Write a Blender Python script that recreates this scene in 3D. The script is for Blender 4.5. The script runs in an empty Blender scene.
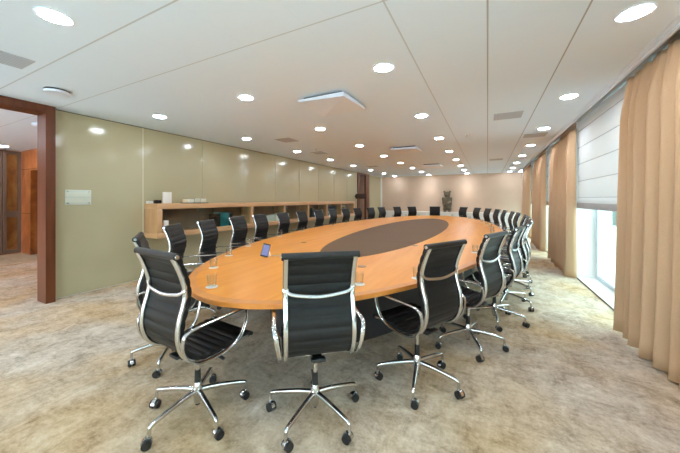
import bpy, bmesh, math, random
from mathutils import Vector, Matrix
random.seed(7)
PI = math.pi
C = bpy.context.scene.collection

# ------------------------------------------------------------------ materials
def lin(r, g, b):
    f = lambda c: (c/255/12.92) if c/255 <= .04045 else ((c/255+.055)/1.055)**2.4
    return (f(r), f(g), f(b), 1)

def newmat(name):
    m = bpy.data.materials.new(name); m.use_nodes = True
    nt = m.node_tree
    return m, nt, nt.nodes['Principled BSDF']

def plain(name, col, rough=.5, metal=0, spec=.5, noise=0, scale=8, **kw):
    m, nt, b = newmat(name)
    b.inputs['Base Color'].default_value = col
    b.inputs['Roughness'].default_value = rough
    b.inputs['Metallic'].default_value = metal
    b.inputs['Specular IOR Level'].default_value = spec
    for k, v in kw.items(): b.inputs[k].default_value = v
    if noise:
        tc = nt.nodes.new('ShaderNodeTexCoord'); n = nt.nodes.new('ShaderNodeTexNoise')
        n.inputs['Scale'].default_value = scale; n.inputs['Detail'].default_value = 4
        nt.links.new(tc.outputs['Object'], n.inputs['Vector'])
        r = ramp(nt, [(.3, tuple(c*(1-noise) for c in col[:3])+(1,)), (.7, tuple(min(1, c*(1+noise)) for c in col[:3])+(1,))])
        nt.links.new(n.outputs['Fac'], r.inputs['Fac']); nt.links.new(r.outputs['Color'], b.inputs['Base Color'])
    return m

def ramp(nt, stops):
    r = nt.nodes.new('ShaderNodeValToRGB')
    els = r.color_ramp.elements
    while len(els) < len(stops): els.new(.5)
    for e, (p, c) in zip(els, stops): e.position = p; e.color = c
    return r

def mapped(nt, scale, rot=(0, 0, 0), coord='Object'):
    tc = nt.nodes.new('ShaderNodeTexCoord'); mp = nt.nodes.new('ShaderNodeMapping')
    mp.inputs['Scale'].default_value = scale; mp.inputs['Rotation'].default_value = rot
    nt.links.new(tc.outputs[coord], mp.inputs['Vector'])
    return mp

def wood(name, dark, mid, light, scale=(14, 1.2, 14), rough=.35, rot=(0, 0, 0), nscale=1.0, spec=.5):
    m, nt, b = newmat(name)
    mp = mapped(nt, scale, rot)
    n1 = nt.nodes.new('ShaderNodeTexNoise'); n1.inputs['Scale'].default_value = nscale
    n1.inputs['Detail'].default_value = 6; n1.inputs['Roughness'].default_value = .6; n1.inputs['Distortion'].default_value = .6
    nt.links.new(mp.outputs['Vector'], n1.inputs['Vector'])
    r = ramp(nt, [(.25, dark), (.5, mid), (.75, light)])
    nt.links.new(n1.outputs['Fac'], r.inputs['Fac'])
    nt.links.new(r.outputs['Color'], b.inputs['Base Color'])
    b.inputs['Roughness'].default_value = rough
    b.inputs['Specular IOR Level'].default_value = spec
    return m

def lines_fac(nt, axis, pitch, offset, width):
    """1 on thin joint lines repeating along an axis of object space"""
    tc = nt.nodes.new('ShaderNodeTexCoord'); s = nt.nodes.new('ShaderNodeSeparateXYZ')
    nt.links.new(tc.outputs['Object'], s.inputs[0])
    def mth(op, a, v):
        n = nt.nodes.new('ShaderNodeMath'); n.operation = op
        nt.links.new(a, n.inputs[0])
        if v is not None: n.inputs[1].default_value = v
        return n.outputs[0]
    a = mth('SUBTRACT', s.outputs[axis], offset)
    a = mth('DIVIDE', a, pitch); a = mth('ADD', a, 1000.5); a = mth('FRACT', a, None)
    a = mth('SUBTRACT', a, .5); a = mth('ABSOLUTE', a, None)
    return mth('LESS_THAN', a, width/2/pitch)

def joints(name, base, linecol, specs, rough=.6, noise=.02):
    m, nt, b = newmat(name)
    b.inputs['Roughness'].default_value = rough
    prev = None
    for axis, pitch, off, w, f in specs:
        o = lines_fac(nt, axis, pitch, off, w)
        sc = nt.nodes.new('ShaderNodeMath'); sc.operation = 'MULTIPLY'; nt.links.new(o, sc.inputs[0]); sc.inputs[1].default_value = f
        if prev is None: prev = sc.outputs[0]
        else:
            mx = nt.nodes.new('ShaderNodeMath'); mx.operation = 'MAXIMUM'
            nt.links.new(prev, mx.inputs[0]); nt.links.new(sc.outputs[0], mx.inputs[1]); prev = mx.outputs[0]
    mix = nt.nodes.new('ShaderNodeMix'); mix.data_type = 'RGBA'
    mix.inputs['A'].default_value = base; mix.inputs['B'].default_value = linecol
    nt.links.new(prev, mix.inputs['Factor']); nt.links.new(mix.outputs['Result'], b.inputs['Base Color'])
    return m

def emis(name, col, strength):
    m, nt, b = newmat(name)
    b.inputs['Base Color'].default_value = (.9, .9, .9, 1)
    b.inputs['Emission Color'].default_value = col; b.inputs['Emission Strength'].default_value = strength
    return m

def pane_mat(name, tint, refl_rough=.02, opacity=0.0, body=(.5, .5, .5, 1)):
    m, nt, b = newmat(name)
    out = nt.nodes['Material Output']
    t = nt.nodes.new('ShaderNodeBsdfTransparent'); t.inputs[0].default_value = tint
    g = nt.nodes.new('ShaderNodeBsdfGlossy'); g.inputs['Roughness'].default_value = refl_rough
    lw = nt.nodes.new('ShaderNodeLayerWeight'); lw.inputs[0].default_value = .5
    pw = nt.nodes.new('ShaderNodeMath'); pw.operation = 'POWER'; nt.links.new(lw.outputs['Facing'], pw.inputs[0]); pw.inputs[1].default_value = 5
    fr = nt.nodes.new('ShaderNodeMath'); fr.operation = 'MULTIPLY_ADD'; nt.links.new(pw.outputs[0], fr.inputs[0]); fr.inputs[1].default_value = .9; fr.inputs[2].default_value = .04
    mx = nt.nodes.new('ShaderNodeMixShader')
    nt.links.new(fr.outputs[0], mx.inputs[0]); nt.links.new(t.outputs[0], mx.inputs[1]); nt.links.new(g.outputs[0], mx.inputs[2])
    nt.links.new(mx.outputs[0], out.inputs[0])
    return m

def cloth(name, col, trans=.3, rough=.9, noise=.06):
    m, nt, b = newmat(name)
    out = nt.nodes['Material Output']
    mp = mapped(nt, (1, 1, 1)); n = nt.nodes.new('ShaderNodeTexNoise'); n.inputs['Scale'].default_value = 260
    nt.links.new(mp.outputs[0], n.inputs['Vector'])
    r = ramp(nt, [(.3, tuple(c*(1-noise) for c in col[:3])+(1,)), (.7, tuple(min(1, c*(1+noise)) for c in col[:3])+(1,))])
    nt.links.new(n.outputs['Fac'], r.inputs[0])
    nt.links.new(r.outputs[0], b.inputs['Base Color']); b.inputs['Roughness'].default_value = rough
    b.inputs['Specular IOR Level'].default_value = .1
    tr = nt.nodes.new('ShaderNodeBsdfTranslucent'); nt.links.new(r.outputs[0], tr.inputs[0])
    mx = nt.nodes.new('ShaderNodeMixShader'); mx.inputs[0].default_value = trans
    nt.links.new(b.outputs[0], mx.inputs[1]); nt.links.new(tr.outputs[0], mx.inputs[2]); nt.links.new(mx.outputs[0], out.inputs[0])
    return m

def carpet_mat():
    m, nt, b = newmat('carpet')
    mp = mapped(nt, (1, 1, 1))
    def noise(scale, detail, rough, dist=0, vec=None):
        n = nt.nodes.new('ShaderNodeTexNoise'); n.inputs['Scale'].default_value = scale
        n.inputs['Detail'].default_value = detail; n.inputs['Roughness'].default_value = rough; n.inputs['Distortion'].default_value = dist
        nt.links.new((vec or mp).outputs['Vector'], n.inputs['Vector']); return n
    big = noise(.75, 3, .55, .4)
    mid = noise(4.6, 7, .72, .6)
    mps = mapped(nt, (9, 2.2, 1), (0, 0, .5)); streak = noise(2.2, 5, .65, .5, mps)
    mpt = mapped(nt, (2.2, 10, 1), (0, 0, .5)); streak2 = noise(2.2, 5, .65, .5, mpt)
    fine = noise(30, 5, .8)
    ms = nt.nodes.new('ShaderNodeMath'); ms.operation = 'ADD'
    nt.links.new(streak.outputs['Fac'], ms.inputs[0]); nt.links.new(streak2.outputs['Fac'], ms.inputs[1])
    mh = nt.nodes.new('ShaderNodeMath'); mh.operation = 'MULTIPLY'; mh.inputs[1].default_value = .5
    nt.links.new(ms.outputs[0], mh.inputs[0])
    def mixf(a, bb, f):
        n = nt.nodes.new('ShaderNodeMix'); n.data_type = 'FLOAT'; n.inputs['Factor'].default_value = f
        nt.links.new(a, n.inputs['A']); nt.links.new(bb, n.inputs['B']); return n.outputs['Result']
    tone = mixf(mid.outputs['Fac'], mh.outputs[0], .34)
    tone = mixf(tone, fine.outputs['Fac'], .30)
    light = ramp(nt, [(.38, lin(146, 132, 113)), (.46, lin(189, 172, 154)), (.53, lin(212, 197, 180)), (.62, lin(232, 221, 208))])
    tan = ramp(nt, [(.38, lin(148, 120, 85)), (.46, lin(192, 162, 126)), (.53, lin(211, 183, 147)), (.62, lin(225, 207, 175))])
    nt.links.new(tone, light.inputs[0]); nt.links.new(tone, tan.inputs[0])
    sel = ramp(nt, [(.42, (0, 0, 0, 1)), (.62, (1, 1, 1, 1))]); nt.links.new(big.outputs['Fac'], sel.inputs[0])
    mx = nt.nodes.new('ShaderNodeMix'); mx.data_type = 'RGBA'
    nt.links.new(sel.outputs[0], mx.inputs['Factor']); nt.links.new(light.outputs[0], mx.inputs['A']); nt.links.new(tan.outputs[0], mx.inputs['B'])
    nt.links.new(mx.outputs['Result'], b.inputs['Base Color'])
    b.inputs['Roughness'].default_value = .95; b.inputs['Specular IOR Level'].default_value = .1
    bp = nt.nodes.new('ShaderNodeBump'); bp.inputs['Strength'].default_value = .25; bp.inputs['Distance'].default_value = .01
    nt.links.new(fine.outputs['Fac'], bp.inputs['Height']); nt.links.new(bp.outputs[0], b.inputs['Normal'])
    return m

def glass_wall_mat():
    m, nt, b = newmat('green_glass')
    mp = mapped(nt, (.5, .35, .6)); n = nt.nodes.new('ShaderNodeTexNoise'); n.inputs['Scale'].default_value = 1
    nt.links.new(mp.outputs[0], n.inputs['Vector'])
    r = ramp(nt, [(.3, lin(181, 173, 141)), (.7, lin(188, 181, 150))]); nt.links.new(n.outputs['Fac'], r.inputs[0])
    nt.links.new(r.outputs[0], b.inputs['Base Color'])
    b.inputs['Roughness'].default_value = .15; b.inputs['Specular IOR Level'].default_value = .55
    return m

M = {}
M['ceiling'] = joints('ceiling_tile', lin(223, 238, 253), lin(150, 150, 152),
    [(0, 200, 0, .007, .75), (0, 200, .6, .009, .8), (0, 200, -.6, .007, .45), (1, 200, 1.785, .007, .42), (1, 200, 1.17, .007, .5), (0, .6, 0, .003, .10), (1, .6, -.02, .003, .08)], .8)
M['carpet'] = carpet_mat()
M['hall_wood_floor'] = wood('hall_floor', lin(196, 170, 136), lin(214, 190, 156), lin(226, 206, 176), (2, 10, 2), .4)
M['green'] = glass_wall_mat()
M['seam'] = plain('joint_strip', lin(140, 142, 118), .5, noise=.05)
M['seam_light'] = plain('pale_joint_strip', lin(238, 238, 214), .4, noise=.03)
M['beige_wall'] = plain('beige_wall', lin(212, 186, 163), .8, noise=.02, scale=3)
M['white_wall'] = plain('white_wall', lin(232, 231, 229), .6, noise=.015, scale=5)
M['white_metal'] = plain('white_metal', lin(224, 234, 248), .35, noise=.01)
M['grey_slot'] = plain('track_slot', lin(170, 170, 172), .7, noise=.02)
M['grille'] = joints('grille', lin(184, 194, 208), lin(150, 150, 152), [(0, .02, 0, .008, .35), (1, .02, 0, .008, .35)], .7)
M['mahogany'] = wood('mahogany', lin(78, 38, 18), lin(98, 50, 25), lin(114, 61, 32), (9, 9, .8), .35)
M['burl'] = wood('burl', lin(110, 56, 24), lin(165, 92, 44), lin(205, 132, 76), (3, 3, 1.6), .3, nscale=1.2)
M['cab_brown'] = plain('cabinet_brown', lin(112, 90, 76), .4, noise=.05)
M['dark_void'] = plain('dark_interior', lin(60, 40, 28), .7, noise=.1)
M['table_wood'] = wood('table_veneer', lin(226, 138, 40), lin(240, 154, 52), lin(248, 172, 72), (9, .7, 9), .36, rot=(0, 0, .12), spec=.4)
M['table_edge'] = wood('table_edge', lin(205, 124, 52), lin(222, 140, 62), lin(232, 154, 76), (6, 6, 6), .32)
M['inlay'] = None
M['base_dark'] = plain('pedestal_dark', lin(52, 52, 56), .45, noise=.08)
M['under'] = plain('underframe_dark', lin(58, 50, 46), .6, noise=.08)
M['oak'] = wood('oak', lin(196, 148, 104), lin(212, 166, 122), lin(224, 182, 140), (10, 1, 10), .45)
M['oak_v'] = wood('oak_upright', lin(190, 142, 98), lin(206, 160, 116), lin(218, 176, 132), (10, 10, 1), .45)
M['shelf_back'] = plain('shelf_back', lin(150, 122, 104), .6, noise=.06)
M['leather'] = plain('black_leather', (.010, .0102, .011, 1), .46, noise=.25, scale=40, spec=.3)
M['leather_edge'] = plain('black_leather_roll', (.010, .0102, .011, 1), .4, noise=.2, scale=40)
M['chrome'] = plain('polished_aluminium', (.66, .665, .68, 1), .17, 1, noise=.03, scale=20)
M['black_plastic'] = plain('black_plastic', (.012, .012, .013, 1), .4, noise=.2, scale=30)
M['curtain'] = cloth('curtain_cloth', lin(214, 180, 146), .08)
M['blind'] = cloth('blind_cloth', lin(244, 244, 245), .22, noise=.01)
M['blind_seam'] = plain('blind_fold', lin(190, 190, 192), .8, noise=.02)
M['bar_grey'] = plain('blind_bar', lin(186, 186, 190), .5, noise=.02)
M['window_pane'] = pane_mat('window_pane', (.90, .95, .93, 1))
M['tumbler'] = None
M['dimmed_pane'] = pane_mat('dimmed_pane', (.64, .74, .70, 1))  # greenish glass, tint deepened to dim daylight at the right-hand windows
M['coaster'] = plain('coaster_white', lin(240, 238, 232), .5, noise=.02)
M['bronze'] = plain('bronze_patina', lin(112, 102, 84), .55, .25, noise=.45, scale=9)
M['trim_white'] = plain('trim_white', lin(238, 238, 236), .5, noise=.01)
M['lamp'] = emis('lamp_diffuser', (.84, .92, 1, 1), 75)
M['screen'] = emis('phone_screen', lin(135, 146, 196), .62)
sb = M['screen'].node_tree.nodes['Principled BSDF']; sb.inputs['Base Color'].default_value = (.01, .01, .012, 1); sb.inputs['Roughness'].default_value = .5; sb.inputs['Specular IOR Level'].default_value = .15
M['teal'] = plain('teal_card', lin(42, 128, 138), .4, noise=.3, scale=10)
M['paper'] = plain('paper_white', lin(240, 238, 232), .7, noise=.02)
M['cream'] = plain('cream_card', lin(232, 226, 206), .6, noise=.03)
M['slate'] = plain('slate_blue', lin(70, 82, 100), .5, noise=.15)
M['binder_dark'] = plain('binder_black', lin(32, 32, 34), .5, noise=.15)
M['plaque'] = joints('plaque_acrylic', lin(214, 222, 208), lin(196, 212, 204), [(2, .09, 1.44, .025, .6)], .25)
M['sock'] = plain('socket_metal', lin(150, 120, 84), .35, .6, noise=.1)
M['bounce_ground'] = plain('outside_bounce_ground', lin(226, 232, 236), .9, noise=.08, scale=.2)  # ground made very pale so it bounces daylight up to the ceiling
M['lawn'] = plain('outside_lawn', lin(40, 54, 45), .9, noise=.3, scale=.3)

def inlay_mat():
    m = joints('inlay_leather', lin(112, 84, 58), lin(78, 58, 40), [(1, 1.22, 4.75, .014, .9)], .62)
    m.node_tree.nodes['Principled BSDF'].inputs['Specular IOR Level'].default_value = .2
    return m
M['inlay'] = inlay_mat()

def tumbler_mat():
    m, nt, b = newmat('clear_glass')
    out = nt.nodes['Material Output']
    t = nt.nodes.new('ShaderNodeBsdfTransparent'); t.inputs[0].default_value = (.97, .98, .98, 1)
    g = nt.nodes.new('ShaderNodeBsdfGlossy'); g.inputs['Roughness'].default_value = .03
    lw = nt.nodes.new('ShaderNodeLayerWeight'); lw.inputs[0].default_value = .18
    mx = nt.nodes.new('ShaderNodeMixShader')
    nt.links.new(lw.outputs['Facing'], mx.inputs[0]); nt.links.new(t.outputs[0], mx.inputs[1]); nt.links.new(g.outputs[0], mx.inputs[2])
    nt.links.new(mx.outputs[0], out.inputs[0])
    return m
M['tumbler'] = tumbler_mat()

# ------------------------------------------------------------------ mesh helpers
class MB:
    def __init__(s): s.bm = bmesh.new()
    def box(s, x0, x1, y0, y1, z0, z1, mat=None, bev=0):
        r = bmesh.ops.create_cube(s.bm, size=1)
        for v in r['verts']:
            v.co = Vector(((x0+x1)/2+v.co.x*(x1-x0), (y0+y1)/2+v.co.y*(y1-y0), (z0+z1)/2+v.co.z*(z1-z0)))
        if bev:
            es = list({e for v in r['verts'] for e in v.link_edges})
            bmesh.ops.bevel(s.bm, geom=es, offset=bev, segments=2, affect='EDGES', profile=.5)
        elif mat is not None:
            for v in r['verts']: v.co = mat @ v.co
        return s
    def cyl(s, a, b, r0, r1=None, n=12, caps=True):
        a, b = Vector(a), Vector(b); r1 = r0 if r1 is None else r1
        d = (b-a).normalized(); u = d.orthogonal().normalized(); w = d.cross(u)
        A = [s.bm.verts.new(a+(u*math.cos(2*PI*i/n)+w*math.sin(2*PI*i/n))*r0) for i in range(n)]
        B = [s.bm.verts.new(b+(u*math.cos(2*PI*i/n)+w*math.sin(2*PI*i/n))*r1) for i in range(n)]
        for i in range(n): s.bm.faces.new((A[i], A[(i+1) % n], B[(i+1) % n], B[i]))
        if caps: s.bm.faces.new(A[::-1]); s.bm.faces.new(B)
        return s
    def sweep(s, path, hw, ht, side=None, n=8, closed=False):
        """tube of superelliptic section (half width hw along 'side', half thickness ht); hw/ht may be lists"""
        P = [Vector(p) for p in path]; N = len(P); rings = []
        for i, p in enumerate(P):
            t = (P[min(i+1, N-1)]-P[max(i-1, 0)]).normalized()
            sd = Vector(side) if side else t.orthogonal()
            sd = (sd - t*sd.dot(t)).normalized(); nn = t.cross(sd)
            w = hw[i] if isinstance(hw, (list, tuple)) else hw; h = ht[i] if isinstance(ht, (list, tuple)) else ht
            ring = []
            for k in range(n):
                a = 2*PI*(k+.5)/n; c, q = math.cos(a), math.sin(a)
                c = math.copysign(abs(c)**.6, c); q = math.copysign(abs(q)**.6, q)
                ring.append(s.bm.verts.new(p+sd*c*w+nn*q*h))
            rings.append(ring)
        for A, B in zip(rings, rings[1:]):
            for k in range(n): s.bm.faces.new((A[k], A[(k+1) % n], B[(k+1) % n], B[k]))
        s.bm.faces.new(rings[0][::-1]); s.bm.faces.new(rings[-1])
        return s
    def lathe(s, prof, c=(0, 0, 0), n=24):
        rings = []
        for r, z in prof:
            rings.append([s.bm.verts.new((c[0]+r*math.cos(2*PI*i/n), c[1]+r*math.sin(2*PI*i/n), c[2]+z)) for i in range(n)])
        for A, B in zip(rings, rings[1:]):
            for i in range(n): s.bm.faces.new((A[i], A[(i+1) % n], B[(i+1) % n], B[i]))
        if prof[0][0] > 0: s.bm.faces.new(rings[0][::-1])
        if prof[-1][0] > 0: s.bm.faces.new(rings[-1])
        return s
    def loops(s, L, cap0=True, cap1=True):
        R = [[s.bm.verts.new(p) for p in l] for l in L]; n = len(R[0])
        for A, B in zip(R, R[1:]):
            for i in range(n): s.bm.faces.new((A[i], A[(i+1) % n], B[(i+1) % n], B[i]))
        if cap0: s.bm.faces.new(R[0][::-1])
        if cap1: s.bm.faces.new(R[-1])
        return s
    def ball(s, c, r, sub=2, rot=None):
        q = bmesh.ops.create_icosphere(s.bm, subdivisions=sub, radius=1)
        r = Vector(r) if not isinstance(r, (int, float)) else Vector((r, r, r))
        for v in q['verts']:
            p = Vector((v.co.x*r.x, v.co.y*r.y, v.co.z*r.z))
            if rot: p = rot @ p
            v.co = p+Vector(c)
        return s
    def build(s, name, mat, parent=None, smooth=True, angle=35):
        bmesh.ops.recalc_face_normals(s.bm, faces=s.bm.faces)
        me = bpy.data.meshes.new(name); s.bm.to_mesh(me); s.bm.free()
        me.materials.append(M[mat] if isinstance(mat, str) else mat)
        if smooth:
            for p in me.polygons: p.use_smooth = True
            me.set_sharp_from_angle(angle=math.radians(angle))
        o = bpy.data.objects.new(name, me); C.objects.link(o)
        if parent: o.parent = parent
        return o

def tag(o, label=None, cat=None, group=None, kind=None):
    if label: o['label'] = label
    if cat: o['category'] = cat
    if group: o['group'] = group
    if kind: o['kind'] = kind
    return o
def thing(name, label, cat, loc=(0, 0, 0), rz=0, group=None):
    o = bpy.data.objects.new(name, None); C.objects.link(o)
    o.empty_display_size = .1
    o.location = loc; o.rotation_euler = (0, 0, rz)
    return tag(o, label, cat, group)
def struct(o, label=None, cat='structure'):
    o['kind'] = 'structure'
    if label: o['label'] = label; o['category'] = cat
    return o
def copy_thing(root, loc, rz, label):
    def rec(o, parent):
        c = o.copy(); C.objects.link(c); c.parent = parent
        for ch in o.children: rec(ch, c)
        return c
    r = rec(root, None); r.location = loc; r.rotation_euler = (0, 0, rz); r['label'] = label
    return r
def spline(pts, k=6):
    P = [Vector(p) for p in pts]; out = []
    for i in range(len(P)-1):
        p0 = P[max(i-1, 0)]; p1 = P[i]; p2 = P[i+1]; p3 = P[min(i+2, len(P)-1)]
        for j in range(k):
            t = j/k
            out.append(.5*((2*p1)+(p2-p0)*t+(2*p0-5*p1+4*p2-p3)*t*t+(3*p1-p0-3*p2+p3)*t**3))
    out.append(P[-1]); return out
ORD = ['first', 'second', 'third', 'fourth', 'fifth', 'sixth', 'seventh', 'eighth', 'ninth', 'tenth', 'eleventh', 'twelfth', 'thirteenth', 'fourteenth', 'fifteenth', 'sixteenth']

# ------------------------------------------------------------------ dimensions (metres; camera stands over the origin)
H = 2.70            # ceiling
XL, XR = -5.45, 1.436
YB, YF = 15.8, -3.0
XE = 1.235          # edge of the ceiling at the curtain slot
XG = 1.735          # window plane
HX = -11.05         # far wall of the hall
HY = 2.95

# ------------------------------------------------------------------ room shell
struct(MB().box(HX-.3, XG+.25, YF-.2, YB+.2, -.1, 0).build('floor', 'carpet', smooth=False), 'mottled beige carpet under the oval table', 'floor')
struct(MB().box(HX-.05, -9.35, YF, HY, .0, .004).build('floor_hall', 'hall_wood_floor', smooth=False), 'pale wooden floor strip in the hall beyond the doorway', 'floor')
struct(MB().box(HX-.3, XE, YF-.2, YB+.2, H, H+.12).build('ceiling', 'ceiling', smooth=False), 'white panelled ceiling with fine joints', 'ceiling')
struct(MB().box(XE, XG+.25, YF-.2, YB+.2, H+.12, H+.2).build('ceiling_slot', 'grey_slot', smooth=False), 'grey curtain slot between ceiling and windows', 'ceiling')
o = MB().box(XE-.012, XE, YF, YB, H-.012, H+.0).box(XE-.05, XE-.042, YF, YB, H-.004, H+.0).box(XE-.0, XE+.02, YF, YB, H-.03, H+.12).build('trim_1', 'white_metal', smooth=False)
struct(o, 'white edge trim along the curtain slot', 'trim')
struct(MB().box(-6.2, XG+.25, YB, YB+.15, 0, H).build('wall_back', 'beige_wall', smooth=False), 'plain beige wall at the far end', 'wall')
struct(MB().box(HX-.3, -10.8, YF-.15, YF, 0, H+.1).box(-5.72, -5.3, YF-.15, YF, 0, H+.1).box(-10.8, -5.72, YF-.15, YF, 0, .35).box(-10.8, -5.72, YF-.15, YF, 2.6, H+.1).box(1.3, XG+.25, YF-.15, YF, 0, H+.1).box(-5.3, 1.3, YF-.15, YF, 0, .35).box(-5.3, 1.3, YF-.15, YF, 2.6, H+.1).build('wall_front', 'white_wall', smooth=False), 'white wall behind the camera with wide glazing added for daylight', 'wall')  # unseen wall; openings added to let more daylight into room and hall
f = MB().box(-5.3, 1.3, YF-.12, YF-.04, .35, .41).box(-5.3, 1.3, YF-.12, YF-.04, 2.54, 2.6)
for i in range(7): f.box(-5.3+1.1*i-(.03 if i else 0), -5.3+1.1*i+(.03 if i < 6 else 0), YF-.12, YF-.04, .41, 2.54)
fw = struct(f.build('window_6', 'white_metal', smooth=False), 'wide unseen window added behind the camera for daylight', 'window')  # added window, out of view, brings fill daylight onto the ceiling
for i in range(6): MB().box(-5.27+1.1*i, -4.23+1.1*i, YF-.085, YF-.075, .41, 2.54).build('pane', 'window_pane', fw, smooth=False)

# left wall: back-painted green glass panels on a solid wall
DX = XL-.012
w = MB()
w.box(DX-.14, DX, 1.76, 12.40, 0, H); w.box(DX-.14, DX, 13.87, YB, 0, H); w.box(DX-.14, DX, YF, -1.12, 0, H)
wl = struct(w.build('wall_left', 'white_wall', smooth=False), 'long wall of green back-painted glass panels', 'wall')
edges = [1.762]+[2.955+1.191*k for k in range(8)]+[12.40]
for a, b in zip(edges, edges[1:]):
    MB().box(XL-.012, XL, a+.004, b-.004, .012, H-.012).build('glass_panel', 'green', wl, smooth=False)
for k, e in enumerate(edges[1:-1]):
    hw = .011 if k == 0 else .004
    MB().box(XL-.012, XL-.004+(.003 if k == 0 else 0), e-hw, e+hw, .0, H-.012).build('joint_strip', 'seam_light' if k == 0 else 'seam', wl, smooth=False)
MB().box(XL-.012, XL, 13.90, YB-.05, .012, H-.012).build('glass_panel', 'green', wl, smooth=False)
MB().box(XL-.012, XL-.002, 1.762, 12.4, H-.012, H).build('shadow_gap', 'under', wl, smooth=False)
struct(MB().box(XL, XL+.07, YB-.07, YB, 0, H).build('trim_2', 'trim_white', smooth=False), 'white corner post between green glass and beige wall', 'trim')
# wide opening to the hall
d = MB().box(XL-.16, XL+.12, 1.652, 1.752, 0, H)
d.box(XL-.16, XL+.12, -1.12, -1.02, 0, H); d.box(XL-.16, XL+.12, -1.02, 1.652, H-.105, H)
struct(d.build('door_1', 'mahogany', smooth=False), 'dark reddish wooden frame of the wide opening on the left', 'door frame')
# far opening in the left wall
d = MB().box(XL-.05, XL+.03, 12.40, 12.66, 0, H).box(XL-.05, XL+.04, 13.40, 13.87, 0, H).box(XL-.05, XL+.03, 12.66, 13.40, H-.06, H)
struct(d.build('door_2', 'mahogany', smooth=False), 'dark wooden frame of the narrow doorway at the far left', 'door frame')
struct(MB().box(-7.2, -7.1, 11.5, 14.6, 0, H).box(-7.2, DX-.14, 11.4, 11.5, 0, H).box(-7.2, DX-.14, 14.6, 14.7, 0, H).build('wall_side_room', 'beige_wall', smooth=False), 'beige wall seen through the narrow far doorway', 'wall')

# hall beyond the wide opening
hw_ = MB().box(HX, -10.45, HY, HY+.12, 0, H).box(-9.45, DX-.14, HY, HY+.12, 0, H).box(-10.45, -9.45, HY, HY+.12, 2.16, H)
hall = struct(hw_.build('wall_hall_side', 'burl', smooth=False), 'polished burl wood wall of the hall with a dark doorway', 'wall')
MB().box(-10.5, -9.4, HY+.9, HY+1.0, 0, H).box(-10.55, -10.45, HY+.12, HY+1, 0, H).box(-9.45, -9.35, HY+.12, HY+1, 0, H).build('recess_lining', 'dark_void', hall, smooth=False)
MB().box(HX, DX-.2, HY-.004, HY, 2.20, 2.212).box(HX+.0, -10.45, HY-.004, HY, 1.05, 1.062).build('panel_joint', 'dark_void', hall, smooth=False)
struct(MB().box(HX-.3, HX-.17, YF, HY+.1, 0, H).build('wall_hall_far', 'beige_wall', smooth=False), 'far wall of the hall behind the cabinet', 'wall')
cab = thing('tall_cabinet', 'tall brown cabinet with glazed doors at the end of the hall', 'cabinet', (HX-.06, 1.5, 0))
MB().box(-.08, .06, -3, 1.44, .0, H-.01).build('carcass', 'burl', cab, smooth=False)
for k in range(4):
    y1 = 1.44-.345*k; y0 = y1-.335
    fr = MB().box(.06, .10, y0, y0+.07, .03, H-.03).box(.06, .10, y1-.065, y1, .03, H-.03)
    for z0, z1 in ((.03, .11), (.96, 1.12), (2.60, H-.03)): fr.box(.06, .10, y0+.07, y1-.065, z0, z1)
    dr = fr.build('door', 'cab_brown', cab, smooth=False)
    MB().box(.072, .08, y0+.07, y1-.065, .11, .96).box(.072, .08, y0+.07, y1-.065, 1.12, 2.60).build('glass_pane', 'window_pane', dr, smooth=False)

# right wall: piers, recesses, windows
win = [(-2.4, 2.45), (3.6, 6.64), (7.95, 9.75), (11.15, 12.9), (14.35, 15.6)]
w = MB(); y = YF
for a, b in win+[(YB, YB)]:
    if a > y: w.box(XR, XG+.2, y, a, 0, H+.12)
    y = b
for a, b in win: w.box(XR, XG+.2, a, b, 0, .022); w.box(XG-.03, XG+.2, a, b, 2.55, H+.12)
struct(w.build('wall_right', 'white_wall', smooth=False), 'white window wall with deep window recesses', 'wall')
b_ = MB()
y = YF
for a, b in win+[(YB, YB)]:
    if a > y: b_.box(XR-.008, XR, y, a, 0, .015)
    y = b
for a, b in win: b_.box(XR-.008, XR, a, b, 0, .016)
struct(b_.build('baseboard_right', 'cab_brown', smooth=False), 'thin brown base strip under the windows', 'baseboard')
for k, (a, b) in enumerate(win):
    f = MB(); f.box(XG-.02, XG+.05, a, b, .022, .085); f.box(XG-.02, XG+.05, a, b, 2.48, 2.55)
    n = max(1, round((b-a)/1.2)); xs = [a+(b-a)*i/n for i in range(n+1)]
    for i, q in enumerate(xs):
        q0, q1 = (q, q+.10) if i == 0 else ((q-.10, q) if i == n else (q-.06, q+.06))
        f.box(XG-.02, XG+.05, q0, q1, .085, 2.48)
    fo = struct(f.build('window_%d' % (k+1), 'white_metal', smooth=False), 'white framed window in the %s recess from the camera' % ORD[k], 'window')
    for i in range(n):
        MB().box(XG+.01, XG+.02, xs[i]+.06, xs[i+1]-.06, .085, 2.48).build('pane', 'dimmed_pane', fo, smooth=False)
# outside
struct(MB().box(-120, 400, -120, 400, -9.2, -9).build('ground_outside', 'bounce_ground', smooth=False), 'ground outside the windows, made pale to bounce daylight', 'ground')
struct(MB().box(45, 52, -60, 400, -9, 2.5).build('hedge_outside', 'lawn', smooth=False), 'far green tree line outside the windows', 'trees')

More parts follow.
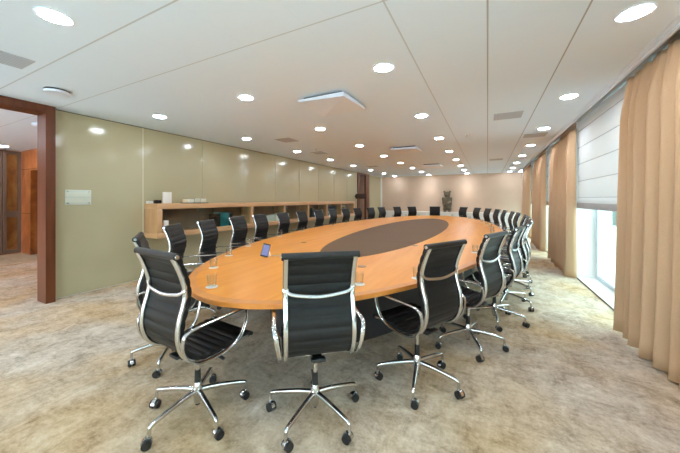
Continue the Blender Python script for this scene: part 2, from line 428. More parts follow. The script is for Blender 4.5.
# blinds
for k, (a, b) in enumerate(win):
    t = thing('roman_blind', ('white roman blind added out of view beside the camera' if k == 0 else '%s white roman blind from the camera, half lowered over its window' % ORD[k-1]), 'blind', (XR+.03, (a+b)/2, 1.26), 0, 'white roman blinds')  # the first blind, out of view, is added to cut skylight
    hl = (b-a)/2-.008
    m = MB()
    zs = [.10, .19, .485, .79, 1.085, 1.38, 1.54]
    for z0, z1 in zip(zs, zs[1:]):
        n = 6
        L = []
        for s_ in range(n+1):
            q = s_/n; z = z0+(z1-z0)*q
            bulge = -.012*math.sin(PI*q)
            L.append((bulge, z))
        pts = [[(x, -hl, z), (x, hl, z), (x+.004, hl, z), (x+.004, -hl, z)] for x, z in L]
        m.loops(pts)
    fab = m.build('fabric', 'blind', t)
    sm = MB()
    for z in zs[1:-1]: sm.box(-.007, .001, -hl, hl, z-.004, z+.004)
    sm.build('fold_seam', 'blind_seam', fab, smooth=False)
    MB().box(-.022, .02, -hl, hl, 0, .10, bev=.01).build('bottom_bar', 'bar_grey', t)

t = thing('roman_blind', 'wide white roman blind added behind the camera to cut skylight', 'blind', (-4.75, YF+.03, 1.35), 0, 'white roman blinds')  # unseen blind added so mostly ground-reflected light comes in below it
MB().box(-6.05, 6.05, -.004, 0, .08, 1.3).build('fabric', 'blind', t, smooth=False)
MB().box(-6.05, 6.05, -.02, .02, 0, .08).build('bottom_bar', 'bar_grey', t, smooth=False)

# curtains
def curtain(y0, y1, xc, label, seed, amp=.12, pitch=.18):
    rnd = random.Random(seed)
    n = max(1, round((y1-y0)/pitch)); k = 16
    fold = [(pitch*(1+rnd.uniform(-.35, .35)), rnd.uniform(.6, 1.1), rnd.uniform(-.25, .25)) for _ in range(n)]
    tot = sum(f[0] for f in fold); prof = []; y = 0
    for wd, am, sk in fold:
        for i in range(k):
            q = i/k
            prof.append((y+wd*q, am*abs(math.sin(PI*q))**.75, q, sk, wd))
        y += wd
    prof.append((y, 0, 0, 0, pitch))
    sc = (y1-y0)/tot
    zs = [.012, .15, .4, .7, 1.0, 1.3, 1.6, 1.9, 2.1, 2.25, 2.36, 2.44, 2.50, 2.56, 2.62, 2.685]
    ph = [rnd.uniform(0, 6.28) for _ in range(3)]
    m = MB(); rows = []
    for z in zs:
        q = z/2.685; row = []
        top = max(0, (z-2.3)/.385)              # gathered heading tape
        for yy, a, f, sk, wd in prof:
            u = yy*sc-(y1-y0)/2
            u += .02*math.sin(1.7*z+ph[0]+yy*3)*(1-q)
            u += wd*sc*.08*math.sin(2*PI*f)*(1-top)      # bulges overhang the creases
            u += sk*.05*math.sin(PI*f)*(1-q)
            env = (1-.30*q**.7)*(1-.5*top)
            pinch = .016*top*(abs(math.sin(3*PI*f+ph[1]))-.5)
            row.append(Vector((xc+.035-amp*a*env+.45*amp+pinch, (y0+y1)/2+u*(1-.05*q), z)))
        rows.append(row)
    F = [[m.bm.verts.new(p) for p in r] for r in rows]
    for A, B in zip(F, F[1:]):
        for i in range(len(A)-1): m.bm.faces.new((A[i], A[i+1], B[i+1], B[i]))
    o = m.build('curtain', 'curtain', angle=75)
    md = o.modifiers.new('thick', 'SOLIDIFY'); md.thickness = .003
    return tag(o, label, 'curtain', 'tan floor length curtains')
curtain(1.45, 4.2, 1.262, 'tan pleated floor-length curtain nearest the camera, at the right edge of the photo', 1, .16, .155)
curtain(6.50, 8.55, 1.315, 'second tan curtain from the camera, between the first and second blinds in view', 2, .15, .17)
curtain(9.45, 11.35, 1.315, 'third tan curtain from the camera, beyond the second window in view', 3, .15, .17)
curtain(12.5, 14.5, 1.315, 'fourth and farthest tan curtain, next to the beige back wall', 4, .15, .17)

# low white ledge along the back wall
led = thing('wall_ledge', 'low white ledge running along the beige back wall', 'ledge', (-1.9, YB-.22, 0))
MB().box(-3.3, 3.1, -.2, .218, 0, .76).build('body', 'white_wall', led, smooth=False)
MB().box(-3.32, 3.12, -.22, .219, .76, .79, bev=.004).build('top', 'trim_white', led)

# ------------------------------------------------------------------ ceiling fittings
rows = [(.9, 'nearest the windows'), (-.9, 'second from the windows'), (-2.7, 'third from the windows'), (-4.5, 'nearest the green glass wall')]
lamp = None
for x, rn in rows:
    for k in range(9):
        y = .88+1.8*k
        lab = 'round recessed downlight, %s from the camera in the ceiling row %s' % (ORD[k], rn)
        if lamp is None:
            lamp = thing('downlight', lab, 'ceiling light', (x, y, H), 0, 'round ceiling downlights')
            MB().lathe([(.082, -.002), (.082, -.006), (.102, -.008), (.106, -.004), (.106, 0)], n=32).build('trim_ring', 'white_metal', lamp)
            MB().lathe([(.0, -.014), (.070, -.0125), (.079, -.009), (.081, -.005), (.081, -.001)], n=32).build('diffuser', 'lamp', lamp, smooth=False)
        else: copy_thing(lamp, (x, y, H), 0, lab)
copy_thing(lamp, (-10.3, 2.45, H), 0, 'round recessed downlight in the hall ceiling, in front of the tall cabinet')
copy_thing(lamp, (-6.3, 13.0, H), 0, 'round recessed downlight added unseen behind the narrow far left doorway')  # lamp added out of view to brighten the side room
for x, y in ((-7.2, .6), (-7.2, -1.6), (-9.2, .2), (-9.2, -1.8)):
    copy_thing(lamp, (x, y, H), 0, 'round recessed downlight in the hall ceiling, %s side beyond the wide doorway' % {.6: 'near', -1.6: 'left', .2: 'far', -1.8: 'far left'}[y])

for k, (y, lab) in enumerate(((3.30, 'square white air diffuser hanging under the ceiling, nearest the camera'), (7.15, 'square white air diffuser above the middle of the table'), (10.95, 'square white air diffuser above the far end of the table'))):
    t = thing('ceiling_diffuser', lab, 'air diffuser', (-1.8, y, H), 0, 'square ceiling air diffusers')
    s = .32; m = MB(); b = m.bm
    top = [b.verts.new((sx*s, sy*s, -.032)) for sx, sy in ((-1, -1), (1, -1), (1, 1), (-1, 1))]
    bot = [b.verts.new((sx*s, sy*s, z)) for sx, sy, z in ((-1, -1, -.058), (1, -1, -.085), (1, 1, -.058), (-1, 1, -.085))]
    for i in range(4): b.faces.new((top[i], top[(i+1) % 4], bot[(i+1) % 4], bot[i]))
    b.faces.new(top[::-1]); b.faces.new((bot[0], bot[1], bot[3])); b.faces.new((bot[1], bot[2], bot[3]))
    MB().box(-s+.05, s-.05, -s+.05, s-.05, -.033, 0).build('neck', 'under', t, smooth=False)
    m.build('plate', 'white_metal', t, smooth=False)
gr = [(-3.9, .92, .17, .17, 'grey square ceiling grille cut by the left edge of the photo'),
      (.275, 5.09, .19, .19, 'grey square ceiling grille on the window side, nearest the camera'),
      (.84, 6.87, .19, .19, 'grey square ceiling grille beside the downlights nearest the windows'),
      (.24, 10.46, .19, .19, 'grey square ceiling grille far down the room on the window side'),
      (-3.85, 5.0, .19, .19, 'grey square ceiling grille on the green glass side, nearer of two'),
      (-4.1, 6.75, .19, .19, 'grey square ceiling grille on the green glass side, second of the row'),
      (-3.95, 10.43, .19, .19, 'grey square ceiling grille on the green glass side, farthest away')]
for x, y, a, b, lab in gr:
    t = tag(MB().box(-a, a, -b, b, -.004, 0).build('ceiling_grille', 'grille', smooth=False), lab, 'ceiling grille', 'grey ceiling grilles')
    t.location = (x, y, H)
t = thing('smoke_detector', 'round white detector on the ceiling by the wide left opening', 'detector', (-4.5, 1.49, H))
MB().lathe([(.11, 0), (.115, -.012), (.11, -.016)], n=32).build('mount', 'under', t)
MB().lathe([(.112, -.016), (.118, -.022), (.112, -.045), (.0, -.048)], n=32).build('cover', 'white_metal', t)
t = thing('ceiling_speaker', 'small pale ceiling puck in the hall beside the doorway post', 'ceiling fitting', (-6.75, 2.0, H))
MB().lathe([(.07, 0), (.08, -.02), (.06, -.05), (0, -.052)], n=24).build('cover', 'white_metal', t)
for x, y, lab in ((-3.9, 6.28, 'tiny white sprinkler disc on the ceiling, green glass side'), (-.35, 6.25, 'tiny white sprinkler disc on the ceiling, window side')):
    o = tag(MB().lathe([(.035, 0), (.035, -.008), (.012, -.012), (.012, -.03), (0, -.03)], n=16).build('ceiling_sprinkler', 'bar_grey'), lab, 'sprinkler', 'ceiling sprinklers'); o.location = (x, y, H)

# plaque and far-door sign box
t = thing('wall_plaque', 'pale frosted plaque on the green glass near the doorway', 'sign', (XL, 2.045, 1.45))
MB().box(.004, .012, -.155, .155, -.11, .11, bev=.002).build('plate', 'plaque', t)
for sy in (-1, 1):
    for sz in (-1, 1): MB().cyl((.0, sy*.125, sz*.085), (.016, sy*.125, sz*.085), .008, n=10).build('stand_off', 'chrome', t)
t = thing('projecting_sign', 'small dark brown sign box projecting beside the far left doorway', 'sign', (XL, 12.15, 1.57))
MB().box(.05, .55, -.06, .06, -.11, .11, bev=.006).build('box', 'dark_void', t)
MB().box(0, .05, -.03, .03, -.04, .04).build('bracket', 'under', t, smooth=False)

# ------------------------------------------------------------------ wall-hung credenza
cr = thing('hanging_sideboard', 'long wall-hung oak sideboard with open bays along the green glass', 'sideboard', (XL, 2.98, 0))
L = 11.28-2.98; D = .38; Z0, Z1 = .74, 1.345
MB().box(0, D, 0, L, Z1-.095, Z1, bev=.004).build('top_board', 'oak', cr)
MB().box(0, D, 0, L, Z0, Z0+.095, bev=.004).build('bottom_board', 'oak', cr)
MB().box(0, .015, .0, L, Z0+.095, Z1-.095).build('back_panel', 'shelf_back', cr, smooth=False)
for y in (.0, L-.09): MB().box(0, D, y, y+.09, Z0+.09, Z1-.09, bev=.003).build('side_board', 'oak_v', cr)
dv = [5.25, 6.50, 7.72, 8.90, 10.02]
for y in dv: MB().box(.015, D-.004, y-2.98-.025, y-2.98+.025, Z0+.095, Z1-.095).build('divider', 'oak_v', cr, smooth=False)
bays = [2.98+.09]+dv+[11.28-.09]
for i, (a, b) in enumerate(zip(bays, bays[1:])):
    if i == 0:
        for q0, q1, xx in ((a, (a+b)/2+.02, D-.05), ((a+b)/2-.02, b-.03, D-.065)):
            MB().box(xx, xx+.006, q0-2.98, q1-2.98, Z0+.1, Z1-.1).build('sliding_glass', 'window_pane', cr, smooth=False)
    else:
        MB().box(D-.06, D-.054, a-2.98+.03, b-2.98-.03, Z0+.1, Z1-.1).build('sliding_glass', 'window_pane', cr, smooth=False)
ZB = Z0+.095
def item(name, x0, x1, y0, y1, z0, z1, mat, label, cat, group=None, bev=.003):
    o = MB().box(-(x1-x0)/2, (x1-x0)/2, -(y1-y0)/2, (y1-y0)/2, 0, z1-z0, bev=bev).build(name, mat)
    o.location = ((x0+x1)/2, (y0+y1)/2, z0); return tag(o, label, cat, group)
item('leaflet_holder', -5.115, -5.085, 3.11, 3.19, ZB, ZB+.21, 'paper', 'white leaflet standing in the left front corner of the sideboard', 'leaflet')
item('box_file', -5.40, -5.16, 4.38, 4.62, ZB, ZB+.30, 'teal', 'teal box in the first bay of the sideboard', 'box')
item('ring_binder', -5.40, -5.15, 4.28, 4.37, ZB, ZB+.27, 'binder_dark', 'black binder left of the teal box in the sideboard', 'binder')
item('ring_binder', -5.40, -5.15, 4.63, 4.70, ZB, ZB+.27, 'binder_dark', 'black binder right of the teal box in the sideboard', 'binder')
item('document_box', -5.38, -5.14, 5.82, 6.14, ZB, ZB+.16, 'paper', 'white box in the second bay of the sideboard, nearer the camera', 'box', 'white boxes in the sideboard')
item('document_box', -5.38, -5.14, 6.18, 6.44, ZB, ZB+.18, 'paper', 'taller white box by the second divider of the sideboard', 'box', 'white boxes in the sideboard')
item('document_box', -5.38, -5.14, 6.62, 6.78, ZB, ZB+.18, 'paper', 'small white box in the third bay of the sideboard', 'box', 'white boxes in the sideboard')
item('ring_binder', -5.40, -5.15, 7.85, 8.05, ZB, ZB+.30, 'binder_dark', 'wide black binder in the fourth bay of the sideboard', 'binder')
item('box_file', -5.40, -5.2, 8.12, 8.35, ZB, ZB+.25, 'slate', 'slate blue box file in the fourth bay of the sideboard', 'box')
item('box_file', -5.40, -5.15, 9.1, 9.7, ZB, ZB+.33, 'slate', 'wide slate blue box in the fifth bay of the sideboard', 'box')
fr = thing('picture_frame', 'white framed print leaning in the last bay of the sideboard', 'picture', (-5.3, 10.5, ZB))
MB().box(-.01, .012, -.30, -.26, 0, .34).box(-.01, .012, .26, .30, 0, .34).box(-.01, .012, -.26, .26, .30, .34).box(-.01, .012, -.26, .26, 0, .04).build('frame', 'paper', fr, smooth=False)
MB().box(-.008, .004, -.26, .26, .04, .30).build('print', 'shelf_back', fr, smooth=False)
# on top of the credenza
item('paper_box', -5.43, -5.33, 2.995, 3.065, Z1, Z1+.045, 'paper', 'small low white box on the near end of the sideboard', 'box')
t = thing('desk_gadget', 'small black object beside the white brochure on the sideboard', 'gadget', (-5.34, 3.14, Z1))
MB().box(-.05, .05, -.045, .045, 0, .065, bev=.012).build('body', 'black_plastic', t)
MB().cyl((.05, 0, .035), (.085, 0, .035), .026, n=16).build('knob', 'black_plastic', t)
item('brochure_stand', -5.24, -5.21, 3.17, 3.325, Z1, Z1+.21, 'paper', 'upright white brochure block on the sideboard', 'brochure')
t = thing('serving_tray', 'black tray on the sideboard top', 'tray', (-5.22, 3.80, Z1))
MB().box(-.14, .14, -.215, .215, 0, .012, bev=.004).build('base', 'binder_dark', t)
for k, (yy, h) in enumerate(((-.135, .07), (.0, .085), (.135, .08))):
    o = item('napkin_stack', -5.31, -5.13, 3.80+yy-.06, 3.80+yy+.06, Z1+.0125, Z1+.0125+h, 'cream', '%s pale stack from the left on the black tray' % ORD[k], 'napkin stack', 'pale stacks on the tray')

# ------------------------------------------------------------------ table
TC = (-1.75, 7.05); TA, TBB, TR = 2.06, 5.72, .017
def ell(a, b, z, n=160, c=(0, 0)):
    return [(c[0]+a*math.cos(2*PI*i/n), c[1]+b*math.sin(2*PI*i/n), z) for i in range(n)]
tb = thing('conference_table', 'huge oval conference table in orange veneer with a dark inlaid centre', 'table', (TC[0], TC[1], 0), TR)
ZT = .74
MB().loops([ell(TA-.075, TBB-.075, ZT-.036), ell(TA-.075, TBB-.075, ZT)]).build('tabletop', 'table_wood', tb)
MB().loops([ell(TA-.075, TBB-.075, ZT-.036), ell(TA-.004, TBB-.004, ZT-.036), ell(TA, TBB, ZT-.032), ell(TA, TBB, ZT-.003), ell(TA-.003, TBB-.003, ZT), ell(TA-.075, TBB-.075, ZT)], False, False).build('edge_band', 'table_edge', tb)
ic = (.07, -.30)
MB().loops([ell(.83, 3.84, ZT-.002, c=ic), ell(.83, 3.84, ZT+.0015, c=ic)]).build('inlay', 'inlay', tb)
MB().loops([ell(TA-.22, TBB-.22, ZT-.10), ell(TA-.16, TBB-.16, ZT-.036)]).build('underframe', 'under', tb)
MB().loops([ell(1.50, 4.74, 0), ell(1.52, 4.77, .03), ell(1.58, 4.84, ZT-.09)]).build('pedestal', 'base_dark', tb)

# arc-length positions round the edge
N = 4000
EP = []; S = [0]
ct, st = math.cos(TR), math.sin(TR)
for i in range(N):
    a = 2*PI*i/N; x = TA*math.cos(a); y = TBB*math.sin(a)
    tx, ty = -TA*math.sin(a), TBB*math.cos(a)
    nx, ny = ty, -tx; l = math.hypot(nx, ny); nx /= l; ny /= l
    EP.append((TC[0]+x*ct-y*st, TC[1]+x*st+y*ct, nx*ct-ny*st, nx*st+ny*ct))
for i in range(1, N+1):
    p, q = EP[i % N], EP[i-1]; S.append(S[-1]+math.hypot(p[0]-q[0], p[1]-q[1]))
PER = S[-1]
def at_s(s):
    s %= PER; lo, hi = 0, N
    while hi-lo > 1:
        m = (lo+hi)//2
        if S[m] <= s: lo = m
        else: hi = m
    return EP[lo]

# ------------------------------------------------------------------ chairs
PROF = [(.268, .464), (.255, .479), (.20, .486), (.10, .474), (.0, .465), (-.09, .468), (-.157, .494), (-.203, .548), (-.226, .625), (-.220, .715), (-.196, .80), (-.184, .865), (-.192, .935), (-.222, 1.025), (-.256, 1.10)]
def frame_path(x, i0=0, i1=None, dy=0, dz=0):
    return spline([(x, y+dy, z+dz) for y, z in PROF[i0:i1]], 6)
def sling(i0, i1, pitch, hw, thick, bump):
    """ribbed leather: padded bands between stitched grooves"""
    P = spline([(0, y, z) for y, z in PROF[i0:i1]], 14)
    ln = [0]
    for a, b in zip(P, P[1:]): ln.append(ln[-1]+(b-a).length)
    n = max(1, round(ln[-1]/pitch)); loops = []
    for i, p in enumerate(P):
        t = (P[min(i+1, len(P)-1)]-P[max(i-1, 0)]).normalized(); nn = Vector((0, -t.z, t.y))
        q = (ln[i]/ln[-1]*n) % 1
        h = thick+bump*abs(math.sin(PI*q))**.4
        f, b = p+nn*h, p-nn*h
        loops.append([(-hw, f.y, f.z), (hw, f.y, f.z), (hw, b.y, b.z), (-hw, b.y, b.z)])
    return loops
def make_chair():
    t = thing('office_chair', '', 'chair', group='black high-back chairs round the oval table')
    MB().loops(sling(0, 7, .048, .213, .003, .009)).cyl((-.213, .272, .467), (.213, .272, .467), .013, n=12).build('seat', 'leather', t, angle=50)
    MB().loops(sling(6, 15, .062, .213, .003, .009)).build('backrest', 'leather', t, angle=50)
    hr = MB().cyl((-.223, -.262, 1.098), (.223, -.262, 1.098), .021, n=16).build('head_roll', 'leather_edge', t)
    for s in (-1, 1): MB().cyl((s*.223, -.262, 1.098), (s*.226, -.262, 1.098), .013, .011, n=16).build('end_cap', 'chrome', hr)
    for s in (-1, 1):
        fp = frame_path(s*.198); q = []
        for i, p in enumerate(fp):
            tt = (fp[min(i+1, len(fp)-1)]-fp[max(i-1, 0)]).normalized()
            q.append(p+Vector((0, tt.z, -tt.y))*-.019)
        MB().sweep(q, .0145, .013, side=(1, 0, 0)).build('side_frame', 'chrome', t, angle=50)
    # curved spreader behind the back
    pts = [(-.205, -.208, .908), (-.185, -.216, .882), (-.14, -.222, .866), (0, -.227, .852), (.14, -.222, .866), (.185, -.216, .882), (.205, -.208, .908)]
    P = spline(pts, 6)
    hw = [.017 if min(i, len(P)-1-i) < 5 else .0095 for i in range(len(P))]
    MB().sweep(P, hw, .006, side=(0, .25, 1)).build('back_spreader', 'chrome', t, angle=50)
    # arm loops
    for s in (-1, 1):
        xt, xb = s*.264, s*.232
        loop = [(xt, -.19, .684), (xt, -.09, .686), (xt, .04, .690), (xt, .145, .692), (xt, .180, .678), (xt, .186, .64), (s*.256, .170, .565), (s*.246, .135, .498), (xb, .06, .457), (xb, -.05, .448), (xb, -.15, .464), (xb, -.210, .512), (s*.242, -.242, .575), (s*.252, -.246, .64), (s*.259, -.228, .672)]
        P = spline([loop[-1]]+loop+loop[:2], 6)[6:-6]
        MB().sweep(P, .0125, .0065, side=(1, 0, 0)).build('armrest', 'chrome', t, angle=50)
    sp = MB().sweep(spline([(-.208, -.02, .450), (-.12, -.01, .418), (0, 0, .406), (.12, -.01, .418), (.208, -.02, .450)], 6), .018, .010, side=(0, 1, 0))
    sp.sweep(spline([(-.208, .16, .470), (-.1, .14, .443), (0, .12, .428), (.1, .14, .443), (.208, .16, .470)], 6), .012, .008, side=(0, 1, 0))
    sp.build('seat_spreader', 'chrome', t)
    tm = MB().box(-.032, .032, -.12, .11, .402, .438, bev=.010).box(-.045, .045, -.165, -.12, .432, .452, bev=.006).build('tilt_mechanism', 'black_plastic', t)
    MB().cyl((0, .09, .412), (0, .150, .389), .016, .019, n=14).build('tension_knob', 'black_plastic', tm)
    MB().sweep([(.03, .02, .42), (.12, .03, .415), (.165, .04, .40)], .006, .005).cyl((.155, .04, .405), (.205, .05, .387), .010, n=10).build('height_lever', 'black_plastic', tm)
    MB().cyl((0, 0, .27), (0, 0, .405), .015, n=16).build('column', 'chrome', t)
    MB().cyl((0, 0, .185), (0, 0, .285), .021, .019, n=16).build('column_sleeve', 'black_plastic', t)
    b = MB().lathe([(.018, .065), (.024, .075), (.026, .10), (.033, .13), (.033, .165), (.027, .19), (.022, .205)], n=20)
    for k in range(5):
        a = 2*PI*k/5; c, s = math.cos(a), math.sin(a)
        path = [(c*r, s*r, z) for r, z in ((.02, .150), (.10, .146), (.20, .134), (.285, .120), (.305, .110), (.310, .092), (.310, .070))]
        b.sweep(spline(path, 4), [.016-.006*min(1, i/18) for i in range(25)], [.017-.007*min(1, i/18) for i in range(25)], side=(-s, c, 0))
    b.build('star_base', 'chrome', t, angle=50)
    MB().cyl((0, 0, .055), (0, 0, .066), .016, n=14).build('base_cap', 'black_plastic', t)
    cas = None
    for k in range(5):
        a = 2*PI*k/5; r = .31
        if cas is None:
            # hood and stem (chrome), twin wheels (black) as sub-part
            m = MB().cyl((0, 0, .05), (0, 0, .078), .009, n=10)
            L = []
            for i in range(9):
                q = PI*(i/8)*.95; L.append([(-.012, .031*math.cos(q)-.012, .029+.031*math.sin(q)), (.012, .031*math.cos(q)-.012, .029+.031*math.sin(q)), (.012, .026*math.cos(q)-.012, .029+.026*math.sin(q)), (-.012, .026*math.cos(q)-.012, .029+.026*math.sin(q))])
            m.loops(L); cas = m.build('caster', 'chrome', t)
            ww = MB()
            for sx in (-1, 1): ww.cyl((sx*.006, -.012, .0275), (sx*.026, -.012, .0275), .0275, .0255, n=18)
            ww.build('wheel', 'black_plastic', cas, angle=50)
            cs = cas
        else:
            cs = cas.copy(); C.objects.link(cs); cs.parent = t
            wh = cas.children[0].copy(); C.objects.link(wh); wh.parent = cs
        cs['k'] = k
        cs.location = (r*math.cos(a), r*math.sin(a), 0)
    return t
proto = make_chair()
def place(o, x, y, face, star, rnd):
    """face: heading of the sitter in degrees (world); star: world angle of one base arm (degrees)"""
    o.location = (x, y, 0); rz = math.radians(face-90); o.rotation_euler = (0, 0, rz)
    ph = math.radians(star)-rz
    for c in o.children:
        n = c.name.split('.')[0]
        if n == 'star_base': c.rotation_euler = (0, 0, ph)
        elif n == 'caster':
            a = ph+2*PI*c['k']/5
            c.location = (.31*math.cos(a), .31*math.sin(a), 0); c.rotation_euler = (0, 0, rnd.uniform(0, 2*PI))
chairs = []   # x, y, face, star, label, dx for labels
def edge(s, off, turn=0):
    p = at_s(s); return p[0]+p[2]*off, p[1]+p[3]*off, math.degrees(math.atan2(-p[3], -p[2]))+turn
base = 'black ribbed office chair, '
chairs.append((-1.72, 1.275, 86, -90, base+'largest one at lower left, by the near table end'))
chairs.append((-1.01, 1.61, 130, -18, base+'back squarely to the camera at the near end of the table'))
chairs.append((-.49, 2.28, 152, -11, base+'first along the window side from the near end'))
chairs.append((-.17, 3.07, 158, 5, base+'second along the window side from the near end'))
chairs.append((.07, 3.84, 166, -13, base+'third along the window side from the near end'))
rnd = random.Random(11)
right = [23.25, 23.98, 24.70, 25.43, .66, 1.4, 2.29, 3.06, 3.93, 4.78, 5.61]
for k, s in enumerate(right):
    x, y, f = edge(s, .09); chairs.append((x, y, f+rnd.uniform(-3, 3), rnd.uniform(0, 72), base+('%s along the window side from the near end' % ORD[k+3] if k < 10 else 'at the far table end, just right of the bear')))
chairs.append((-2.53, 1.63, 57, 20, base+'partly hidden behind the largest one at lower left'))
left = [(17.62, .28, 9), (16.94, .28, 7), (16.14, .28, 4)]+[(v, .28, 0) for v in ( 15.42, 14.55, 13.70, 12.83, 12.04, 11.24, 10.5, 9.63, 8.92)]+[(8.07, .22, 0), (7.38, .15, 0), (6.6, .1, 0)]
for k, (s, off, tn) in enumerate(left):
    x, y, f = edge(s, off, tn); chairs.append((x, y, f+rnd.uniform(-3, 3), rnd.uniform(0, 72), base+('%s along the green glass wall side from the near end' % ORD[k+1] if k < 14 else 'at the far table end, just left of the bear')))
for i, (x, y, f, st_, lab) in enumerate(chairs):
    o = proto if i == 0 else copy_thing(proto, (0, 0, 0), 0, lab)
    o['label'] = lab
    place(o, x, y, f, st_, rnd)

# ------------------------------------------------------------------ things on the table
gl = [(-1.90, 1.53, 'nearest the camera on the left table end'), (-2.42, 1.97, 'second along the glass wall edge of the table'), (-2.78, 2.48, 'third along the glass wall edge of the table'), (-3.10, 3.12, 'fourth along the glass wall edge of the table'), (-3.42, 4.24, 'fifth along the glass wall edge of the table'), (-3.54, 5.15, 'sixth along the glass wall edge of the table')]
for k, s in enumerate((13.3, 12.5, 11.7, 10.9, 10.0, 9.2, 8.3, 7.5)):
    p = at_s(s); gl.append((p[0]-p[2]*.2, p[1]-p[3]*.2, '%s along the glass wall edge of the table' % ORD[k+6]))
gl += [(-.91, 2.11, 'first along the window edge of the table'), (-.54, 2.50, 'second along the window edge of the table'), (-.14, 4.05, 'third along the window edge of the table'), (-.03, 4.75, 'fourth along the window edge of the table')]
for k, s in enumerate((24.3, 25.0, .0, .8, 1.6, 2.5, 3.3, 4.1, 4.9, 5.6)):
    p = at_s(s); gl.append((p[0]-p[2]*.22, p[1]-p[3]*.22, '%s along the window edge of the table' % ORD[k+4]))
g0 = c0 = None
for x, y, w_ in gl:
    if g0 is None:
        g0 = tag(MB().lathe([(0, 0), (.030, 0), (.031, .006), (.037, .092), (.035, .092), (.029, .010), (0, .009)], n=24).build('tumbler', 'tumbler'), 'x', 'glass', 'water tumblers on the table')
        c0 = tag(MB().lathe([(0, 0), (.044, 0), (.045, .0015), (.044, .003), (0, .003)], n=24).build('coaster', 'coaster'), 'x', 'coaster', 'white coasters under the tumblers')
        g, c = g0, c0
    else:
        g, c = g0.copy(), c0.copy(); C.objects.link(g); C.objects.link(c)
    g.location = (x, y, ZT+.003); c.location = (x, y, ZT)
    g['label'] = 'clear water tumbler '+w_; c['label'] = 'white round coaster under the tumbler '+w_
for x, y, w_ in ((-2.58, 3.78, 'on the glass wall half of the table'), (-1.13, 2.69, 'beside the near tip of the dark inlay'), (-.95, 4.27, 'on the window half of the table')):
    o = tag(MB().lathe([(0, .0), (.045, 0), (.045, .002), (.032, .004), (0, .004)], n=20).build('table_socket', 'sock'), 'small round metal cable outlet '+w_, 'cable outlet', 'cable outlets in the tabletop'); o.location = (x, y, ZT)
# phone on its stand
t = thing('phone_stand', 'small white wedge stand behind the tilted phone', 'stand', (-2.33, 2.62, ZT), 0)
m = MB(); b = m.bm
A = [b.verts.new(p) for p in ((.0, -.035, 0), (.09, -.035, 0), (.03, -.035, .075), (.0, .035, 0), (.09, .035, 0), (.03, .035, .075))]
for f in ((0, 1, 2), (5, 4, 3), (0, 3, 4, 1), (1, 4, 5, 2), (2, 5, 3, 0)): b.faces.new([A[i] for i in f])
m.build('wedge', 'paper', t, smooth=False)
t.rotation_euler = (0, 0, math.radians(110))
P = spline([(-2.31, 2.70, ZT+.004), (-2.22, 2.73, ZT+.004), (-2.15, 2.80, ZT+.004), (-2.10, 2.84, ZT+.004)], 6)
tag(MB().sweep(P, .004, .003).build('cable', 'bar_grey'), 'thin grey cable trailing from the phone stand', 'cable')
ph = thing('phone', 'black phone with a pale blue screen propped on the table', 'phone', (-2.315, 2.575, ZT+.012))
mm = MB().box(-.044, .044, -.005, .005, 0, .165, bev=.004).build('body', 'black_plastic', ph)
MB().box(-.038, .038, -.0062, -.005, .014, .150).build('screen', 'screen', ph, smooth=False)
ph.rotation_euler = (math.radians(-34), math.radians(14), math.radians(38))

# ------------------------------------------------------------------ bear sculpture
m = MB()
m.ball((0, 0, .40), (.235, .19, .30)); m.ball((0, -.01, .62), (.19, .16, .22)); m.ball((0, 0, .78), (.13, .13, .14))
m.ball((0, -.03, .90), (.165, .15, .15)); m.ball((0, -.16, .865), (.07, .10, .062)); m.ball((0, -.25, .885), (.024, .022, .02))
for s in (-1, 1):
    m.ball((s*.135, .0, 1.03), (.058, .036, .060))
    m.ball((s*.185, -.06, .60), (.062, .08, .17), rot=Matrix.Rotation(s*.15, 3, 'Y'))
    m.ball((s*.17, -.15, .46), (.055, .075, .10)); m.ball((s*.12, -.20, .42), (.05, .05, .05))
    m.ball((s*.11, 0, .15), (.10, .12, .17)); m.ball((s*.115, -.08, .045), (.075, .125, .046))
o = m.build('bear_sculpture', 'bronze')
md = o.modifiers.new('remesh', 'REMESH'); md.mode = 'VOXEL'; md.voxel_size = .016; md.use_smooth_shade = True
md = o.modifiers.new('smooth', 'SMOOTH'); md.iterations = 4
o.location = (-1.83, YB-.25, .79); tag(o, 'dark bronze standing bear sculpture on the white ledge at the far wall', 'sculpture')

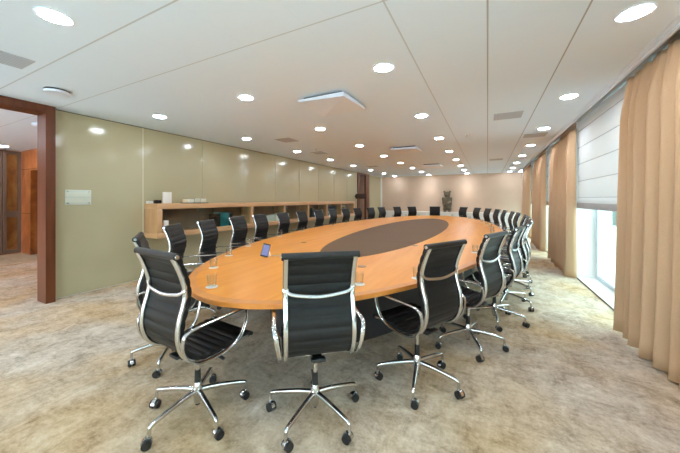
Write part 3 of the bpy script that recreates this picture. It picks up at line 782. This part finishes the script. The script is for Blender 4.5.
# ------------------------------------------------------------------ light, world, camera
wd = bpy.data.worlds.new('World'); bpy.context.scene.world = wd; wd.use_nodes = True
bg = wd.node_tree.nodes['Background']; bg.inputs[0].default_value = (.86, .93, 1, 1); bg.inputs[1].default_value = 8
l = bpy.data.lights.new('window_portal', 'AREA'); l.shape = 'RECTANGLE'; l.size = 12.1; l.size_y = 2.2
l.cycles.is_portal = True
o = bpy.data.objects.new('window_portal', l); C.objects.link(o)
o.location = (-4.75, YF-.14, 1.48); o.rotation_euler = (PI/2, 0, PI)  # portal for the added window behind the camera
for k, (a, b) in enumerate(win):   # daylight portals in the window openings
    l = bpy.data.lights.new('window_portal', 'AREA'); l.shape = 'RECTANGLE'; l.size = b-a; l.size_y = 2.45
    l.cycles.is_portal = True
    o = bpy.data.objects.new('window_portal', l); C.objects.link(o)
    o.location = (XG+.06, (a+b)/2, 1.28); o.rotation_euler = (PI/2, 0, PI/2)

for x in (-2.7, -.9):               # the two narrow-beam lamps that wash the far wall
    l = bpy.data.lights.new('wall_washer_beam', 'SPOT'); l.energy = 26; l.spot_size = 1.35; l.spot_blend = .9; l.shadow_soft_size = .05; l.color = (1, .95, .9)
    o = bpy.data.objects.new('wall_washer_beam', l); C.objects.link(o); o.location = (x, 15.28, H-.03); o.rotation_euler = (.30, 0, 0)
cam = bpy.data.cameras.new('Camera'); co = bpy.data.objects.new('Camera', cam); C.objects.link(co)
cam.sensor_width = 36; cam.sensor_fit = 'HORIZONTAL'; cam.lens = 287.8/680*36; cam.shift_y = -26.8/680
cam.clip_start = .05; cam.clip_end = 300
co.location = (0, 0, 1.415); co.rotation_euler = (PI/2, 0, .4738)
sc = bpy.context.scene; sc.camera = co
sc.view_settings.view_transform = 'Standard'; sc.view_settings.look = 'None'; sc.view_settings.gamma = 1; sc.view_settings.use_curve_mapping = False
sc.view_settings.exposure = 0.68
sc.render.engine = 'CYCLES'
sc.cycles.use_denoising = True
sc.cycles.max_bounces = 10; sc.cycles.diffuse_bounces = 7; sc.cycles.glossy_bounces = 4; sc.cycles.transparent_max_bounces = 16
sc.cycles.sample_clamp_indirect = 8
sc.cycles.caustics_reflective = False; sc.cycles.caustics_refractive = False
